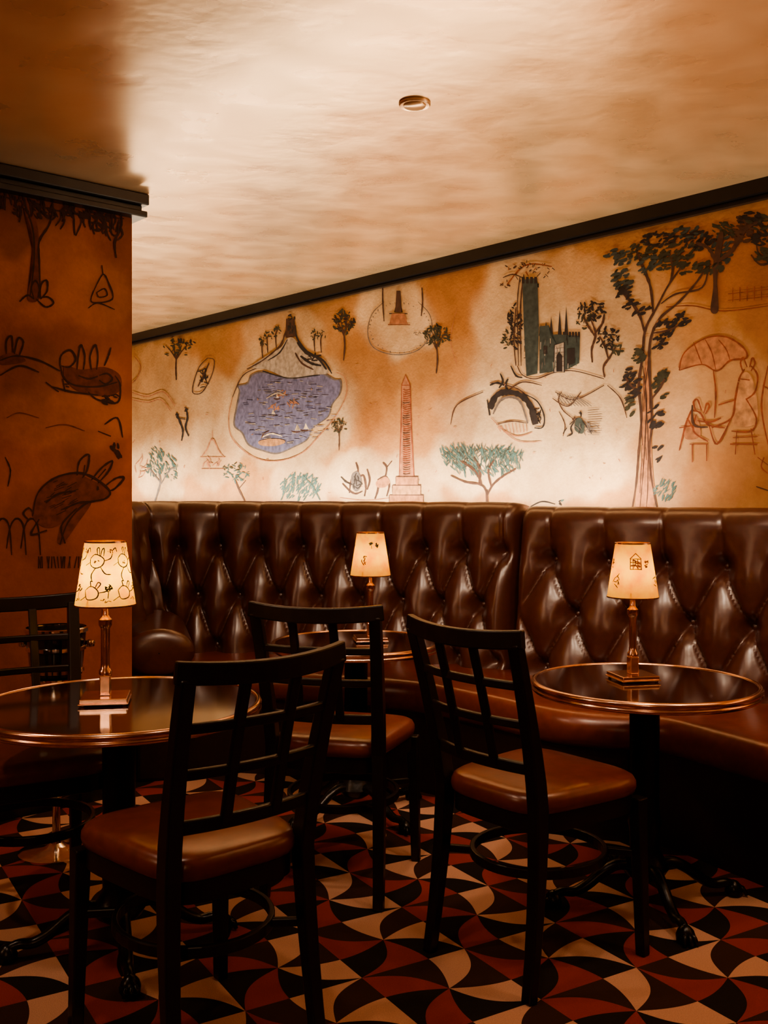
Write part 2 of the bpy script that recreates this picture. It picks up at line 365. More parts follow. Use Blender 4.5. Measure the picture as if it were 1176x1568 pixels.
# island mound
m.fill([(385,562),(408,545),(430,532),(440,518),(450,518),(462,532),(486,547),(503,570),(480,574),(440,578),(410,566)],'wash')
m.line([(378,565),(402,552),(428,530),(436,512),(440,498)],2.2,'brown'); m.line([(452,498),(455,518),(470,538),(495,552),(508,572)],2.8,'dark')
m.line([(455,524),(468,540),(486,548),(500,566)],3.5,'dark'); m.line([(440,520),(428,540),(410,552)],1.8,'dark'); m.line([(460,545),(476,556),(492,560)],3.5,'dark'); m.line([(452,540),(462,556),(480,566)],2.5,'brown')
m.scrib(474,550,18,10,16,1.8,'dark'); m.scrib(425,553,24,10,18,1.2,'grey'); m.line([(402,568),(440,578),(490,574)],2.2,'dark')
m.fill([(438,488),(451,488),(453,515),(437,517)],'brown',False); m.scrib(445,502,6,13,12,2.0,'dark',1.5); m.leaves(445,486,6,4,8,2.6,'dark')
for x,y in ((402,528),(410,520),(423,513),(482,518),(492,520)): m.line([(x,y+20),(x-1,y),(x+2,y-8)],1.8,'brown'); m.leaves(x,y-6,7,8,11,2.6,'olive')
# --- small trees
m.tree(526,552,476,17,'olive','brown',34,3.2,2.2); m.leaves(526,494,17,13,30,3.2,'dark')
m.tree(668,572,498,20,'olive','brown',36,3.2,2.2); m.leaves(669,515,20,15,34,3.4,'olive')
m.tree(519,690,640,12,'olive','brown',24,2.7,1.6)
# --- bandstand oval
m.line([(588,462),(570,480),(563,508),(572,532),(604,543),(640,536),(660,510),(658,482),(640,462)],1.1,'grey')
for k in range(40):
    a=k/40*6.28; m.leaves(612+46*math.cos(a),502+38*math.sin(a),1,1,1,1.3,'grey')
m.line([(586,440),(586,460),(588,492)],2.0,'brown'); m.line([(646,440),(647,462),(645,484)],2.0,'brown')
m.fill([(607,445),(613,445),(615,478),(605,478)],'brown',False); m.fill([(600,480),(620,480),(624,496),(596,496)],'pink',False)
m.line([(604,478),(610,462),(616,478)],1.8,'dark'); m.line([(596,480),(624,480)],1.8,'dark'); m.line([(594,497),(628,497)],1.8,'red'); m.line([(598,488),(622,488)],1.3,'red')
m.line([(610,446),(610,478)],2.2,'dark'); m.scrib(640,510,8,4,4,.9,'grey')
# --- obelisk
m.fill([(615,590),(621,574),(628,590),(633,730),(612,730)],'pink',False)
m.line([(615,590),(621,574),(628,590)],1.8,'red',False); m.line([(615,590),(614,660),(611,730)],1.8,'red',False); m.line([(628,590),(630,660),(634,730)],1.8,'red',False)
m.line([(615,590),(628,590)],1.5,'red')
for k in range(40): y=596+k*3.3; m.line([(617,y),(619+random.uniform(0,3),y+1.5),(628,y)],1.3,random.choice(['red','brown','red']))
for i,(a,c_,y0,y1) in enumerate(((606,640,730,743),(601,644,743,758),(596,648,758,776))):
    m.fill([(a,y0),(c_,y0),(c_,y1),(a,y1)],'tan' if i%2 else 'stone',False); m.line([(a,y0),(c_,y0),(c_,y1),(a,y1),(a,y0)],1.5,'brown',False)
for k in range(5): m.line([(600,746+k*6),(645,746+k*6)],1,'brown')
# deer vignette
for p in ([(535,755),(538,735),(548,722),(545,708)],[(546,735),(556,728),(560,745),(558,760)],[(524,740),(536,752),(545,756),(555,752)],[(562,718),(566,735),(562,750)],[(578,735),(590,730),(596,742),(592,760)],[(590,730),(592,716),(586,708)],[(592,716),(600,706)],[(580,736),(578,752),(574,764)]): m.line(p,2.6,'brown')
m.fill([(576,738),(590,730),(597,738),(590,746),(578,746)],'stone'); m.fill([(538,728),(548,722),(554,738),(548,752),(540,748)],'grey')
m.scrib(545,738,9,12,10,1.6,'dark'); m.line([(522,730),(530,738),(540,742)],2.2,'dark'); m.line([(520,762),(560,766),(600,762)],1.2,'pink')
# teal bush and willow
m.leaves(460,745,30,20,150,4.6,'teal',-1.1,.5); m.line([(430,766),(440,745),(452,732)],1.8,'teal'); m.line([(490,766),(478,745),(465,730)],1.8,'teal')
m.leaves(738,706,62,22,190,6.5,'teal',1.1,.34); m.leaves(738,700,60,18,110,6,'slate',-1.1,.28); m.leaves(700,690,26,10,50,5,'teal',1.0,.4); m.leaves(775,695,26,14,60,5.5,'teal',-1.1,.4)
for p in ([(746,776),(744,752),(735,742),(712,738),(690,728)],[(745,760),(755,742),(772,728),(790,718)],[(738,744),(728,722),(705,705)],[(752,745),(748,720),(760,700)],[(733,742),(735,720),(725,700)]): m.line(p,2.8,'brown')
m.line([(746,778),(745,750)],5,'brown')
# --- castle: tower, keep, gatehouse
m.fill([(800,432),(803,428),(820,426),(823,432),(825,500),(823,572),(806,576),(802,500)],'slate',False)
for k in range(4): m.fill([(799+k*6.4,424),(803+k*6.4,424),(803+k*6.4,434),(799+k*6.4,434)],'dark',False)
m.fill([(800,436),(825,434),(825,440),(800,442)],'dark',False)
for k in range(34): x=802+random.random()*21; y=446+random.random()*110; m.line([(x,y),(x+random.uniform(-1,1),y+random.uniform(8,22))],1.6,random.choice(['dark','dark','grey','wash','wash']))
for y in (462,490,520,548): m.line([(802,y),(824,y-1)],1.4,'dark')
m.fill([(826,500),(840,498),(842,513),(852,512),(888,514),(887,556),(868,566),(826,572)],'slate',False)
for k in range(52): x=827+random.random()*58; y=512+random.random()*46; m.line([(x,y),(x+random.uniform(-1.5,1.5),y+random.uniform(5,14))],1.4,random.choice(['dark','grey','wash','teal']))
for x,y0 in ((828,496),(836,492),(844,484),(857,474),(867,468)): m.fill([(x-3,514),(x,y0),(x+3,514)],'dark',False)
for k in range(6): m.fill([(862+k*4.6,508),(865+k*4.6,508),(865+k*4.6,516),(862+k*4.6,516)],'dark',False)
m.fill([(849,528),(864,524),(864,570),(848,570)],'wash',False); m.line([(849,528),(864,524),(864,570),(848,570),(849,528)],1.8,'dark',False)
for k in range(5): m.line([(850,534+k*7),(863,532+k*7)],1.3,'grey')
m.fill([(852,545),(856,538),(861,545),(861,569),(852,569)],'dark',False)
m.fill([(868,534),(880,533),(880,556),(868,560)],'dark',False); m.fill([(832,530),(838,530),(838,542),(832,542)],'dark',False)
m.line([(802,420),(797,470),(798,560)],1.8,'brown'); m.line([(796,424),(792,470),(794,560)],1.5,'brown')
for k in range(24): x=random.uniform(770,846); y=random.uniform(398,428); m.line([(x,y),(x+random.uniform(-6,6),y+random.uniform(1,7))],1.6,random.choice(['brown','red','dark']))
m.line([(776,436),(796,412),(815,404),(845,408)],1.8,'red'); m.line([(770,425),(785,420),(800,425)],1.5,'brown'); m.leaves(800,408,26,7,14,3,'brown')
m.leaves(788,500,12,34,60,3.6,'dark'); m.line([(790,560),(787,520),(790,470)],1.9,'brown'); m.leaves(776,520,8,14,18,3.2,'olive'); m.leaves(772,435,8,6,10,2.6,'brown')
# side trees right of castle
for p in ([(907,555),(906,535),(912,512),(905,490)],[(911,515),(900,498),(892,482)],[(910,512),(922,496),(925,482)],[(926,578),(924,562),(935,545),(944,528)],[(931,548),(926,530),(918,515)]): m.line(p,3,'brown')
m.leaves(905,476,22,17,56,3.8,'dark'); m.leaves(895,490,12,16,18,3.6,'olive'); m.leaves(932,518,18,17,46,3.8,'dark'); m.leaves(945,534,9,9,14,3.6,'olive')
# hill
for p in ([(792,560),(800,574),(820,580),(850,570),(880,568),(925,580)],[(775,600),(800,585),(830,590)],[(850,600),(880,612),(925,590)],[(846,610),(870,622),(890,600)],[(750,586),(776,590),(800,600),(822,630)],[(860,600),(855,612),(862,628),(876,640)],[(740,600),(700,620),(690,650)],[(930,590),(950,610),(960,640)]): m.line(p,1.6,'brown')
m.line([(800,578),(790,575),(782,560)],2.2,'dark')
for k in range(9): m.line([(852+k*4,600+k),(858+k*5,612+k*.5),(866+k*5,622)],1.0,'grey')
for k in range(12): m.line([(900,628+k*3.4),(915+random.uniform(0,14),626+k*3.6)],1.0,'grey')
# bridge
m.line([(750,626),(760,606),(778,600),(798,606),(812,622),(820,650)],9,'dark',True,False); m.line([(755,634),(766,614),(782,608),(797,616),(808,648)],3.2,'grey')
m.line([(800,602),(822,614),(833,636),(831,654),(818,655)],2,'dark'); m.scrib(822,636,8,16,22,1.4,'dark'); m.line([(746,612),(750,636)],3.4,'dark')
for k in range(9): m.line([(762+k*5.5,650-k*.6+abs(k-4)),(767+k*5,664-abs(k-4)*.8)],1.4,'stone')
m.line([(760,650),(784,645),(808,648)],1.5,'brown'); m.line([(764,654),(790,668),(815,662)],1.6,'pink'); m.line([(752,640),(790,674),(830,676)],1.2,'pink')
for p in ([(766,572),(770,584),(764,594)],[(778,580),(774,590),(780,600)],[(750,590),(762,586),(776,592)]): m.line(p,2.6,'dark')
# picnic couple
m.fill([(882,642),(889,640),(895,650),(892,664),(880,658)],'slate'); m.leaves(889,635,3,3.5,5,2.4,'dark'); m.leaves(879,640,3,3,5,2.2,'brown')
for p in ([(880,645),(874,655),(876,664),(868,668)],[(892,645),(900,655),(906,664)],[(884,640),(872,650)],[(890,650),(886,664)],[(868,655),(862,664)]): m.line(p,2,'dark')
m.scrib(898,655,20,11,18,1.1,'grey'); m.line([(856,630),(865,650),(862,668)],1.4,'brown')
m.line([(812,776),(830,768),(850,772)],1.8,'dark'); m.leaves(857,769,3,4,6,2.4,'dark'); m.leaves(860,766,4,3,4,2,'teal')
# --- big tree
m.fill([(974,776),(982,700),(984,600),(990,540),(996,600),(998,700),(1002,776)],'stone')
for p,w in (([(968,778),(974,740),(978,690),(982,640),(978,590),(984,545),(988,505),(1006,470),(1024,436),(1050,400)],3.5),([(1006,778),(998,735),(994,690),(998,650),(996,600),(994,560),(996,520),(1010,488),(1040,462),(1068,430),(1085,402)],3.5),
 ([(988,512),(978,480),(960,455),(944,440)],4),([(1000,478),(996,440),(985,410),(975,385)],4),([(1025,436),(1030,410),(1022,385)],3.2),([(1000,510),(1025,505),(1046,494)],2.8),([(980,600),(966,590),(958,578)],3),([(997,612),(1010,595),(1018,580)],3),([(984,560),(990,610),(988,670),(985,720),(980,776)],1.5),([(992,560),(988,600),(992,660),(992,740),(990,776)],1.5),([(1012,465),(1035,450),(1075,440),(1085,405)],2.4)):
    m.line(p,w,'brown')
for k in range(22): x=random.uniform(980,998); y=random.uniform(560,740); m.line([(x,y),(x+random.uniform(-2,2),y+random.uniform(14,34))],1.2,'brown')
for x,y,rx,ry,n in ((982,385,22,14,34),(1010,366,28,12,38),(1042,388,28,18,44),(1072,368,26,14,34),(1050,356,30,10,24),(948,395,20,14,26),(952,428,16,16,26),(1060,410,22,12,24),(995,405,18,16,24),(1015,400,18,14,20),(975,470,22,12,15),(958,450,16,12,14),(1018,502,14,14,24),(1042,490,14,10,18),(1008,525,13,10,14),(966,590,14,26,34),(978,545,12,12,15),(1012,588,12,24,30),(1004,640,12,20,18),(966,620,10,16,12),(1008,690,8,14,6),(1105,382,16,22,22),(1090,410,20,12,22)):
    m.leaves(x,y,rx,ry,int(n*1.15),5.2,random.choice(['olive','dark','slate']),-.5)
m.leaves(1018,750,16,16,54,4.5,'teal',-1,.5)
# --- right tree and top foliage
m.fill([(1088,476),(1092,440),(1092,405),(1100,360),(1108,360),(1100,410),(1098,440),(1100,476)],'brown'); m.line([(1100,400),(1122,382),(1140,352),(1160,340)],6,'brown'); m.line([(1095,400),(1085,380),(1066,372)],5,'brown')
for x,y in ((1110,352),(1140,345),(1165,340),(1170,365),(1135,360),(1172,390),(1150,335)): m.leaves(x,y,18,12,26,5.5,random.choice(['brown','olive','dark']),.2)
m.line([(1150,390),(1165,405),(1190,398)],3,'brown'); m.line([(1158,370),(1162,388),(1180,396)],2.5,'brown')
for k in range(6): m.line([(1122+k*11,440-k*.6),(1122+k*11,462-k*.6)],2.0,'red')
m.line([(1115,450),(1190,441)],2.0,'red'); m.line([(1115,460),(1190,452)],1.6,'red'); m.line([(1020,470),(1060,468),(1110,476),(1190,466)],1.6,'red')
# rabbit party under parasol
m.fill([(1040,565),(1048,540),(1080,518),(1112,516),(1138,532),(1143,548),(1118,552),(1098,566),(1075,558)],'stone')
m.line([(1040,567),(1048,540),(1080,518),(1112,516),(1138,532),(1143,548),(1118,552),(1098,568),(1075,558),(1040,567)],2.4,'red')
m.line([(1080,520),(1090,540),(1096,566)],1.6,'red'); m.line([(1100,520),(1112,535),(1118,552)],1.6,'red'); m.line([(1092,566),(1096,600),(1094,640)],2.4,'red')
m.line([(1062,524),(1070,545),(1075,558)],1.5,'red')
m.fill([(1128,590),(1140,570),(1152,580),(1160,620),(1156,650),(1124,650),(1122,620)],'tan'); m.fill([(1056,636),(1068,640),(1072,668),(1050,672),(1048,652)],'stone')
for p in ([(1140,565),(1132,580),(1126,610),(1120,640),(1090,655)],[(1150,560),(1160,575),(1156,600),(1142,612)],[(1132,580),(1148,582)],[(1142,610),(1158,640),(1150,660),(1120,660)],[(1058,628),(1072,632),(1084,650),(1110,655)],[(1060,625),(1050,650),(1040,690)],[(1066,635),(1062,660),(1084,676)],[(1056,680),(1084,680)],[(1060,680),(1060,708)],[(1082,680),(1082,706)],[(1128,660),(1126,696)],[(1150,656),(1156,696)],[(1122,670),(1160,668)],[(1118,680),(1160,680)],[(1086,652),(1098,680),(1120,640)],[(1176,560),(1166,620),(1176,680)],[(1060,655),(1052,640)],[(1100,620),(1126,612)],[(1168,590),(1186,600)],[(1138,570),(1134,556),(1138,548),(1144,562)],[(1148,562),(1152,548),(1156,556),(1150,568)],[(1066,630),(1062,616),(1068,612),(1074,628)],[(1078,632),(1082,618),(1086,622),(1080,634)],[(1068,644),(1088,646),(1104,640)],[(1040,655),(1060,652)]): m.line(p,2.5,'red')
m.line([(1060,620),(1062,650),(1084,654)],3,'brown'); m.line([(1170,700),(1166,715),(1176,725)],2,'red')
m.line([(1160,700),(1180,715)],2,'red'); m.line([(1158,745),(1180,752)],2,'brown')
m.line([(700,470),(690,520),(700,560)],1,'pink')
for _ in range(90):
    x=random.uniform(200,1170);y=random.uniform(480,760)
    if y>560-.24*(x-190)+20: m.scrib(x,y,4,4,1,.9,random.choice(['pink','tan','stone']))
mo=m.b.obj('wall_mural',[INK[k] for k in INKN])

pm=Mural(pil_pt)
for _ in range(90):
    x=random.uniform(-60,190); y=284+(x*.2)+random.uniform(-8,26); pm.line([(x,y),(x+random.uniform(-5,5),y+random.uniform(8,16)),(x+random.uniform(-8,8),y+random.uniform(14,30))],2.6,'deep')
for _ in range(14):
    x=random.uniform(-50,184); pm.leaves(x,294+x*.2+random.uniform(0,24),14,8,8,5,'deep',.6)
pm.line([(0,300),(40,310),(100,325),(190,335)],2.5,'deep')
pm.fill([(42,458),(50,410),(48,355),(34,312),(42,308),(58,350),(60,400),(62,455)],'deep2')
pm.line([(46,455),(52,400),(50,350),(36,310)],2.5,'deep'); pm.line([(62,455),(60,400),(60,370),(75,345),(82,320)],3,'deep'); pm.line([(178,395),(176,370),(186,350)],3,'deep')
for p in ([(30,462),(42,452),(52,458)],[(52,458),(48,440),(54,430),(60,440),(58,456)],[(60,456),(64,434),(72,430),(72,446),(62,458)],[(56,458),(70,470),(82,464),(74,455),(60,456)]): pm.line(p,2.6,'deep')
pm.line([(148,436),(158,420),(166,432),(172,458),(140,462),(148,436)],2,'deep'); pm.line([(148,448),(160,442),(164,452),(152,455),(148,448)],2,'deep'); pm.line([(158,420),(156,406)],2,'deep'); pm.line([(135,472),(150,464),(176,474)],1.6,'deep')
# rabbits at a table
pm.fill([(0,546),(18,540),(34,546),(38,554),(14,558),(0,558)],'deep2'); pm.fill([(100,560),(125,566),(160,562),(184,575),(182,600),(150,606),(118,598),(100,580)],'deep2')
for p in ([(0,552),(25,545),(60,552),(92,568)],[(10,542),(10,522),(18,515),(20,540)],[(22,542),(28,518),(36,524),(30,544)],[(0,575),(30,560),(60,570)],[(92,556),(98,578),(115,590),(150,592),(180,585)],[(92,560),(94,544),(108,536),(116,550),(106,562),(94,560)],[(118,566),(120,545),(124,528),(130,545),(128,566)],[(140,566),(138,545),(146,528),(150,545),(148,566)],[(160,560),(166,545),(170,532)],[(176,575),(184,590),(180,616),(150,612),(135,600)],[(80,592),(110,600),(150,605)],[(70,585),(90,600)],[(100,600),(96,580)],[(152,575),(164,572),(172,580),(162,588),(152,582)],[(120,575),(136,580),(150,576)]): pm.line(p,2.6,'deep')
pm.leaves(162,612,14,7,10,5,'deep',.2); pm.leaves(172,604,8,6,8,5,'deep',.2); pm.leaves(110,592,20,5,8,4,'deep',.2)
# running hare
pm.fill([(50,790),(60,752),(84,730),(118,726),(140,735),(160,745),(168,756),(150,766),(118,775),(96,800),(70,808)],'deep2')
pm.fill([(96,800),(118,776),(140,770),(120,800),(100,828),(88,830)],'deep2')
for k in range(26): x=random.uniform(60,112); y=random.uniform(736,790); pm.line([(x,y),(x+random.uniform(6,16),y-random.uniform(2,8))],1.8,'deep')
for p in ([(140,735),(156,716),(172,706),(166,722),(150,740)],[(118,728),(122,706),(136,696),(134,718),(126,732)],[(160,745),(178,732),(190,732),(176,748),(166,752)],[(60,795),(48,818),(72,812)],[(100,832),(94,805),(118,778)],[(50,790),(58,755),(84,732),(118,724),(145,732),(168,752),(160,764),(130,772),(104,800),(92,834)],[(44,796),(36,786),(44,778),(52,786)],[(96,780),(120,770),(140,768)],[(70,770),(90,756),(116,752)],[(128,728),(130,712)],[(150,732),(162,718)]): pm.line(p,2.8,'deep')
pm.leaves(150,748,2,2,3,3,'deep')
for x in (-4,18,40): pm.line([(x-8,840),(x-2,806),(x+8,794),(x+18,806),(x+22,850)],2.6,'deep')
for _ in range(24): x=random.uniform(56,150); pm.line([(x,870),(x+random.uniform(-4,4),852)],2.4,'deep')
pm.line([(8,700),(16,720),(12,745)],2.0,'deep'); pm.line([(160,650),(180,640),(188,670)],2.6,'deep'); pm.line([(150,660),(170,668)],2.2,'deep'); pm.leaves(178,690,8,14,10,5,'deep',1.2)
for p in ([(10,640),(30,632),(60,640)],[(70,655),(100,650),(130,660)]): pm.line(p,1.4,'deep2')
pm.b.obj('pillar_mural',[INK[k] for k in INKN],pil)

# ------------------------------------------------------------------ banquette
banq=empty('tufted_banquette')
def arc_path(ctrl,step=.009):
    pts=[Vector((x,y,0)) for x,y in cat(ctrl,40)]
    cum=[0]
    for i in range(1,len(pts)): cum.append(cum[-1]+(pts[i]-pts[i-1]).length)
    L=cum[-1]; n=int(L/step); out=[]; j=0
    for k in range(n+1):
        s=L*k/n
        while j<len(cum)-2 and cum[j+1]<s: j+=1
        t=(s-cum[j])/max(1e-9,cum[j+1]-cum[j]); p=pts[j].lerp(pts[j+1],t); out.append((s,p))
    res=[]
    for k,(s,p) in enumerate(out):
        a=out[max(0,k-2)][1]; c=out[min(n,k+2)][1]; t=(c-a).normalized(); nrm=Vector((t.y,-t.x,0)) # toward the room
        res.append((s,p,nrm,L))
    return res
def back_section(name,ctrl,ztop,a,b_,z1,s0,parent):
    pa=arc_path(ctrl); mb=MB(); P=[]; zb=.42; rr=.085; A=.064; DIP=.052
    hgt=ztop-rr-zb; nv=int(hgt/.009)
    def surf(s,z,L):
        ss=s-s0; e=min(s,L-s)
        dz=max(0,min(2*b_,z1-z))
        pq=ss/a+dz/(2*b_); q=ss/a-dz/(2*b_)
        sp,sq=abs(math.sin(math.pi*pq)),abs(math.sin(math.pi*q))
        dp,dq=math.asin(min(1,sp))/math.pi*a,math.asin(min(1,sq))/math.pi*a
        fold=min(1,min(dp,dq)/.018); fold=math.sqrt(max(0,1-(1-fold)**2))
        pil_=(sp*sq)**.55
        h=.20*fold+.80*pil_
        if z>z1:
            up=(z-z1)/(ztop-z1); up=min(1,up*1.25); h=h*(1-up)+up*(.84+.16*fold)
        dd=9
        for j in range(3):
            off=(a/2 if j%2 else 0); m_=round((ss-off)/a); bx=m_*a+off; bz=z1-j*b_
            if .06<bx+s0<L-.06: dd=min(dd,math.hypot(ss-bx,z-bz))
        dip=math.exp(-(dd/.038)**2)
        tfade=min(1,e/.12)
        hh=A*(h*tfade+(1-tfade)*.9)-DIP*dip
        hh+=.0035*noise.noise(Vector((s*9,z*9,3)))
        # radiating creases round each button
        hh+=.0030*noise.noise(Vector((s*34,z*12,8)))*math.exp(-((dd-.05)/.05)**2)*2
        return hh
    for s,p,nr,L in pa:
        row=[]
        e=min(s,L-s); ed=min(1,e/.075); edge=math.sqrt(max(0,1-(1-ed)**2))
        hh=0
        for k in range(nv+1):
            z=zb+hgt*k/nv; hh=surf(s,z,L)
            lean=.13*((ztop-z)/(ztop-zb))
            o=lean+.03+hh
            row.append(p+nr*(o*edge-.05*(1-edge))+Vector((0,0,z)))
        o0=.03+hh+.13*rr/(ztop-zb)
        W=.165
        for k in range(1,17):
            an=math.pi*k/16; row.append(p+nr*((o0-W/2+W/2*math.cos(an))*edge-.05*(1-edge))+Vector((0,0,ztop-rr+(rr*(.86+.14*min(1,(hh)/A)))*math.sin(an)*(.7+.3*edge))))
        row.append(p+nr*(-.08)+Vector((0,0,ztop-.3)))
        P.append(row)
    mb.grid(P)
    o=mb.obj(name,[M_LEATHER],parent,smooth=True)
    bb=MB()
    L=pa[-1][3]
    for j in range(3):
        k=-20
        while k<60:
            bx=k*a+(a/2 if j%2 else 0)+s0; k+=1
            if .07<bx<L-.07:
                i=min(range(len(pa)),key=lambda q:abs(pa[q][0]-bx)); s,p,nr,_=pa[i]; z=z1-j*b_
                if z<zb+.04: continue
                c=p+nr*(.13*((ztop-z)/(ztop-zb))+.03-DIP+.003)+Vector((0,0,z))
                M=nr.to_track_quat('Z','Y').to_matrix()
                vs=[];fs=[]
                for r,h in ((.016,0),(.0155,.007),(.010,.013)):
                    for t in range(12): an=t*math.pi/6; vs.append(c+M@Vector((r*math.cos(an),r*math.sin(an),h)))
                for t in range(12):
                    t2=(t+1)%12; fs+=[(t,t2,12+t2,12+t),(12+t,12+t2,24+t2,24+t)]
                fs.append(tuple(range(24,36))); bb.add(vs,fs)
    bb.obj(name+'_buttons',[M_LEATHER],parent,smooth=True)
    return pa
CA=[(-1.22,4.46),(-1.24,4.72),(-1.16,4.92),(-.92,5.0),(-.5,4.97),(-.1,4.86),(.3,4.68),(.63,4.46)]
CB=[(.62,4.44),(.9,4.22),(1.2,4.02),(1.5,3.78),(1.78,3.5),(2.05,3.15)]
back_section('back_section_1',CA,1.188,.212,.235,.965,.22,banq)
back_section('back_section_2',CB,1.172,.24,.22,.945,.17,banq)
# seat
def seat(name,back,front,zt=.47):
    B=cat(back,14); Fp=cat(front,14); n=len(B); mb=MB(); P=[]; P2=[]
    for i in range(n):
        bp=Vector((*B[i],0)); fp=Vector((*Fp[i],0)); d=(fp-bp); L=d.length; d.normalize(); row=[]
        for k in range(13):
            t=k/12; row.append(bp+d*(t*(L-.06))+Vector((0,0,zt-.03+.03*math.sin(math.pi*min(1,.25+t*.6)))))
        z0=zt-.03+.03*math.sin(math.pi*.85)
        for k in range(1,13):
            an=math.pi*k/12*.95; row.append(bp+d*(L-.065+.065*math.sin(an))+Vector((0,0,z0-.065+.065*math.cos(an))))
        P.append(row)
        P2.append([bp+d*(L-.055)+Vector((0,0,z)) for z in (z0-.12,.2,.0)])
    mb.grid(P,0); mb.grid(P2,1); return mb.obj(name,[M_SEAT,M_BASE],banq,smooth=True)
seat('seat_1',[(-1.1,4.75),(-.9,4.95),(-.5,4.93),(-.1,4.82),(.3,4.64),(.6,4.44),(.78,4.3)],
              [(-.85,4.38),(-.7,4.40),(-.35,4.32),(.1,4.15),(.36,3.9),(.62,3.6),(.86,3.5)])
seat('seat_2',[(.74,4.30),(.95,4.16),(1.2,3.98),(1.5,3.74),(1.75,3.48),(2.0,3.15)],
              [(.84,3.52),(.97,3.46),(1.1,3.24),(1.25,2.98),(1.45,2.76),(1.7,2.55)])
# rolled arm on the left end
b=MB(); pts=cat([(-.955,4.30,.55),(-1.01,4.5,.56),(-1.08,4.75,.58)],6)
K=26; P=[]
for i,p in enumerate(pts):
    p=Vector(p); q0=Vector(pts[max(0,i-1)]);q1=Vector(pts[min(len(pts)-1,i+1)]); t=(q1-q0); t.z=0; t.normalize(); sd=Vector((t.y,-t.x,0))
    P.append([p+sd*.15*math.cos(2*math.pi*k/K)+Vector((0,0,.10*math.sin(2*math.pi*k/K))) for k in range(K+1)])
t0=(P[0][0]+P[0][K//2])/2
dirn=Vector((.2,-1,0)).normalized()
caps=[[t0+(q-t0)*r+dirn*d for q in P[0]] for r,d in ((.02,.028),(.55,.027),(.85,.018),(.97,.006))]
b.grid(caps+P)
b.obj('arm_roll',[M_LEATHER],banq,smooth=True)
b=MB(); b.sweep([(-.955,4.31,.25),(-1.02,4.55,.25),(-1.08,4.8,.25)],.19,.5,ref=(0,0,1)); b.obj('arm_panel',[M_BASE],banq,bevel=.015)
# ledge behind the banquette that hides the cove light
b=MB(); P=[]
for x,y in cat(CA[2:]+CB[1:],8):
    p=Vector((x,y,0)); s=p.dot(V); P.append([room(s,p.dot(N)+.07,0.0),room(s,p.dot(N)+.07,1.09),room(s,WALL_N-.001,1.09)])
P=[[room(-7.9,2.35,0),room(-7.9,2.35,1.09),room(-7.9,WALL_N-.001,1.09)]]+P
b.grid(P); b.obj('trim_ledge',[M_TRIM])

# ------------------------------------------------------------------ chairs
def make_chair(x,y,f,parent_name='dining_chair'):
    fx,fy=f; e=empty(parent_name,(x,y,0),math.atan2(fy,fx)-math.pi/2)
    def by(z):
        if z>=.45: t=(z-.45)/.445; return -.185-.105*t**1.25
        t=(.45-z)/.45; return -.185-.045*t**1.6
    def bx(z): return .168+.018*max(0,(z-.45)/.445) +.012*max(0,(.45-z)/.45)
    fr=MB()
    zs=[0,.1,.2,.3,.4,.45,.52,.6,.7,.8,.872]
    for sg in(-1,1):
        fr.sweep([(sg*bx(z),by(z),z) for z in zs],[.031+.006*math.sin(z*3) for z in zs],[.028+.014*math.exp(-((z-.45)/.2)**2) for z in zs],ref=(0,1,0))
        fr.sweep([(sg*(.185+.008*(1-z/.42)),.185+.01*(1-z/.42),z) for z in(0,.15,.3,.42)],[.028,.031,.035,.038],[.028,.031,.035,.038],ref=(0,1,0))
    def bow(x_,dep): return -dep*(1-(x_/.186)**2)
    # crest rail
    cp=[];xs=[-.208+.416*k/14 for k in range(15)]
    for x_ in xs: cp.append((x_,by(.872)-.002+bow(x_,.032),.872+.010*(abs(x_)/.2)**2))
    fr.sweep(cp,.046,.02,ref=(0,1,.0))
    for z in(.765,.668,.556):
        w=bx(z); fr.sweep([(-w+2*w*k/10,by(z)+bow(-w+2*w*k/10,.028),z) for k in range(11)],.022 if z>.6 else .030,.014,ref=(0,1,0))
    for x_ in(-.062,.062):
        fr.sweep([(x_,by(z)+bow(x_,.030),z) for z in(.55,.62,.7,.78,.855)],.026,.013,ref=(0,1,0))
    fr.obj('frame',[M_WOOD],e,bevel=.004)
    def outline(sx,sy,k=48):
        o=[]
        for i in range(k):
            a=2*math.pi*i/k; c,s=math.cos(a),math.sin(a)
            yy=math.copysign(abs(s)**.42,s); xx=math.copysign(abs(c)**.42,c)
            hw=.19+.022*yy; o.append((xx*hw*sx,yy*.205*sy))
        return o
    def loft(rings,mi,mb):
        vs=[];k=48
        for sx,z in rings: vs+=[(a,b_,z) for a,b_ in outline(sx,sx)]
        fs=[(i*k+j,i*k+(j+1)%k,(i+1)*k+(j+1)%k,(i+1)*k+j) for i in range(len(rings)-1) for j in range(k)]
        fs.append(tuple(reversed(range(k)))); fs.append(tuple((len(rings)-1)*k+j for j in range(k))); mb.add(vs,fs,mi)
    ap=MB(); loft([(.95,.385),(.97,.387),(.97,.432)],0,ap); ap.obj('apron',[M_WOOD],e,smooth=True,angle=40)
    cu=MB(); loft([(.96,.431),(1.0,.438),(1.02,.452),(1.015,.465),(.985,.478),(.93,.485),(.82,.489),(.6,.492),(.3,.493),(.02,.493)],0,cu); cu.obj('seat_cushion',[M_SEAT],e,smooth=True,angle=70)
    # bentwood ring stretcher
    st=MB(); st.sweep([(.172*math.cos(k*2*math.pi/40),.182*math.sin(k*2*math.pi/40)+0.0,.27) for k in range(40)],.014,.026,ref=(0,0,1),closed=True)
    for sg in(-1,1):
        st.sweep([(sg*.183,-.19,.27),(sg*.11,-.135,.27)],.014,.02,ref=(0,0,1)); st.sweep([(sg*.187,.187,.27),(sg*.11,.135,.27)],.014,.02,ref=(0,0,1))
    st.obj('stretcher_ring',[M_WOOD],e,bevel=.003)
    return e
